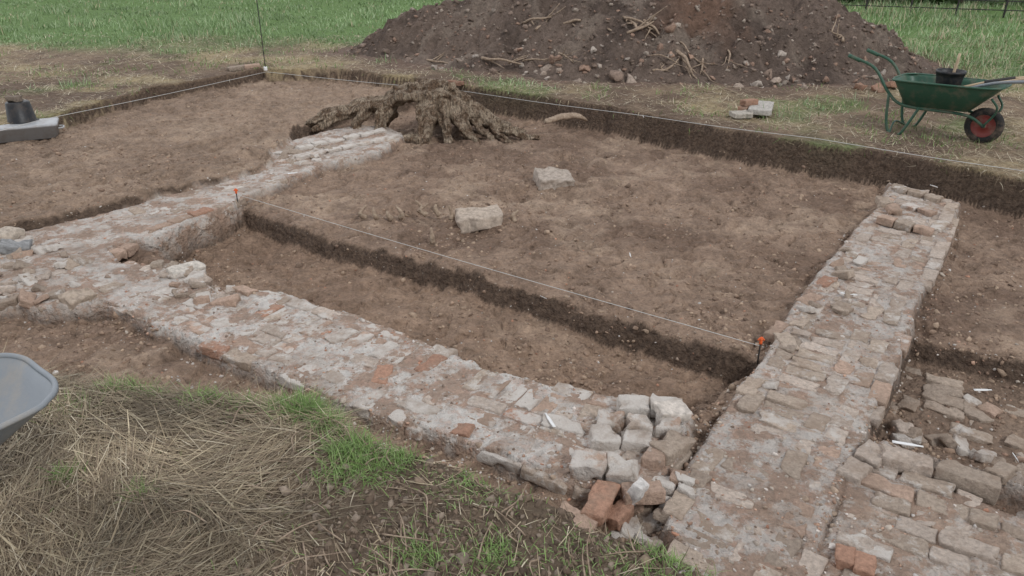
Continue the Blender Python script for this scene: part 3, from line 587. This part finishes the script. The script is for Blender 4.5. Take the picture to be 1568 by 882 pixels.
rod('shovel_socket',[(-.1,-.02,.64),(.15,.08,.70)],.021,M_iron,wb)
rod('spade_shaft',[(-.55,.0,.40),(0,-.08,.65),(.7,-.2,.76)],.017,M_galv,wb)
h=np.array([.62,.785]); ang=math.atan2(h[1],h[0]); rt=np.array([h[1],-h[0]]); corner=np.array([-1.68,2.36]); o2=corner-h*.10-rt*.25
wheelbarrow((o2[0],o2[1],-.09),ang,M_galv,M_galv,M_galv,-.42,.44)
p=W(25,190,.0)
cr=empty('plastic_crate',(p[0]-.05,p[1]+.05,gz(p[0],p[1])+.01),.45)
tray('crate_shell',[(-.42,.42,.17,.17,.0,.0,.04),(-.43,.43,.18,.18,.14,.14,.04),(-.45,.45,.195,.195,.14,.14,.04),(-.45,.45,.195,.195,.17,.17,.04),(-.42,.42,.17,.17,.17,.17,.04)],M_greypl,cr,.004)
rod('crate_handle',[(.44,-.07,.09),(.49,-.05,.09),(.49,.05,.09),(.44,.07,.09)],.01,M_greypl,cr)
b2=empty('upturned_bucket',(p[0]-.06,p[1]+.22,gz(p[0],p[1])+.15))
lathe('bucket_body',[(.175,0),(.18,0),(.18,.03),(.165,.03),(.155,.04),(.13,.25),(.12,.262),(0,.262)],M_black,b2); rod('bucket_handle',[(-.17,0,.02),(-.1,-.15,.0),(.1,-.15,.0),(.17,0,.02)],.004,M_iron,b2)
b=Bricks(); b.add(p[0]-.08,p[1]+.22,gz(p[0],p[1])+.15+.265+.065,.3,.17,.1,.065,col=BCOL[3]*.6,lime=0); b.build('loose_brick')
p=W(681,133,0); bw=empty('plastic_bowl',(p[0],p[1],gz(p[0],p[1])))
lathe('bowl',[(0,.0),(.12,.0),(.17,.09),(.185,.095),(.185,.105),(.165,.1),(.115,.012),(0,.012)],M_navy,bw)
# ---------------- lines, pegs, tags
def line_obj(name,pts,r=.0035,mat=M_string):
    V,Q,T=join([tube([pts[i],(pts[i]+pts[i+1])/2-np.array([0,0,.012]),pts[i+1]],[r]*3,5) for i in range(len(pts)-1)]); return new_mesh(name,V,[Q,T],mat)
line_obj('string_line',[W(-60,213,.06),W(60,184,.07),W(408,110,.08),W(700,138,.07),W(985,177,.08),W(1250,212,.06),W(1640,272,.08)],.003)
line_obj('string_line',[W(363,298,-.20),W(1165,530,-.24)],.0022)
def peg(u,v,z):
    p=W(u,v,z); e=empty('survey_peg',tuple(p)); rod('shaft',[(0,0,-.1),(0,0,.06)],.005,M_iron,e); rod('flag',[(0,0,.045),(0,0,.085)],.010,M_orange,e); rod('loop',[(-.02,0,.07),(0,0,.09),(.02,0,.07)],.005,M_orange,e)
peg(363,303,-.23); peg(1163,536,-.27)
p=W(407,108,0); e=empty('survey_pole',tuple(p)); rod('pole',[(0,0,0),(0.01,0,1.0),(0,0,1.9)],.007,M_iron,e); rod('pole_foot',[(0,0,0),(0,0,.06)],.03,M_tag,e)
def tag(u,v,z,L,yaw,tilt=.1):
    p=W(u,v,z); e=empty('find_label',(p[0],p[1],p[2]),yaw); e.rotation_euler=(tilt,0,yaw)
    V,Fb=boxgrid(6,2,1); hf=np.array([L/2,.009,.0015]); V=V*hf; V[:,1]*=np.where(V[:,0]>L*.3,.55,1); new_mesh('label_strip',V,[Fb],M_tag,parent=e)
tag(842,643,-.225,.13,1.9,.1); tag(965,390,-.29,.08,1.5,.9); tag(1505,597,-.46,.11,0.,.1); tag(1390,680,-.19,.14,-.3,.1); tag(1300,450,-.235,.11,-.35,.05); tag(832,455,-.36,.06,2.3,.6); tag(448,265,-.2,.1,.5,.1); tag(985,178,.01,.1,1.5,.9); tag(1430,285,-.15,.08,2,.8);tag(1555,700,-.22,.06,1.4,1.)
# ---------------- estate fence & hedge
fe=empty('estate_fence')
A=np.array([5.6,23.5]);B=np.array([22.,17.0]); n=17; parts=[]
for i in range(n):
    q=A+(B-A)*i/(n-1); parts.append(tube([(q[0],q[1],-.1),(q[0],q[1],1.15)],[.026,.022],6))
V,Q,T=join(parts); new_mesh('posts',V,[Q,T],M_iron,parent=fe)
parts=[]
for hz in (.2,.42,.65,.88,1.1): parts.append(tube([(A[0],A[1],hz),((A+B)[0]/2,(A+B)[1]/2,hz-.02),(B[0],B[1],hz)],[.013]*3,5))
V,Q,T=join(parts); new_mesh('rails',V,[Q,T],M_iron,parent=fe)
def hedge_y(cx): return np.where(cx>5,27-(cx-5)*.25,34-7*ss(-3,5,cx))
he=empty('hedgerow'); n=26000
t=rng.random(n); cx=-40+t*90; cy=hedge_y(cx)+1.5*fbm(cx*.2,cx*0,91,2)
hgt=2.6+1.6*fbm(cx*.35,cx*0+3,92,3); zz=rng.random(n)**.8*hgt; rad=1.3*np.sqrt(np.clip(1-(zz/hgt-.4)**2*1.6,0.05,1)); an=rng.uniform(0,6.3,n); rr=rad*np.sqrt(rng.random(n))
p=np.stack([cx+rr*np.cos(an),cy+rr*np.sin(an),zz],1); tv=np.array([(-1,-.5,0),(0,-.7,.1),(1,0,0),(0,.7,-.1)],float); V,Fc=inst(tv,np.array([[0,1,2,3]]),p,rot(rng.uniform(0,6,n),rng.uniform(0,6,n),rng.uniform(0,6,n)),np.repeat(rng.uniform(.10,.22,(n,1)),3,1))
new_mesh('leaves',V,[Fc],M_blade,{'col':np.repeat(np.array([(.05,.085,.025)])*rng.uniform(.5,1.4,(n,1)),4,0)},parent=he)
parts=[]
for i in range(37):
    c=-40+i*2.45; yy=float(hedge_y(np.array([c]))[0]); parts.append(tube([(c,yy,-.1),(c+.1,yy,1),(c+rng.normal(0,.4),yy,2.4)],[.1,.07,.02],6,.05))
V,Q,T=join(parts); new_mesh('stems',V,[Q,T],M_twig,parent=he)
# ---------------- light, sky, camera
w=bpy.data.worlds.new('World'); bpy.context.scene.world=w; w.use_nodes=True; nt=w.node_tree; bg=nt.nodes['Background']
sk=nt.nodes.new('ShaderNodeTexSky'); sk.sky_type='NISHITA'; sk.sun_disc=False; sk.sun_elevation=math.radians(46); sk.sun_rotation=math.radians(-40)
hs=nt.nodes.new('ShaderNodeHueSaturation'); hs.inputs['Saturation'].default_value=.22; hs.inputs['Value'].default_value=1.3; nt.links.new(sk.outputs[0],hs.inputs['Color']); nt.links.new(hs.outputs[0],bg.inputs[0]); bg.inputs[1].default_value=.15
sd=bpy.data.lights.new('sun','SUN'); sd.energy=1.5; sd.angle=math.radians(14); sd.color=(1,.985,.96); so=bpy.data.objects.new('sun',sd); bpy.context.collection.objects.link(so)
so.rotation_euler=(math.radians(44),0,math.radians(40))
cd=bpy.data.cameras.new('camera'); cam=bpy.data.objects.new('camera',cd); bpy.context.collection.objects.link(cam); cam.location=(0,0,CAMZ); cam.rotation_euler=(math.pi/2-PITCH,0,0)
cd.sensor_width=36; cd.lens=F/1568*36; cd.clip_end=1000; cd.clip_start=.05
sc=bpy.context.scene; sc.camera=cam; sc.view_settings.view_transform='Standard'; sc.view_settings.look='None'; sc.view_settings.exposure=0
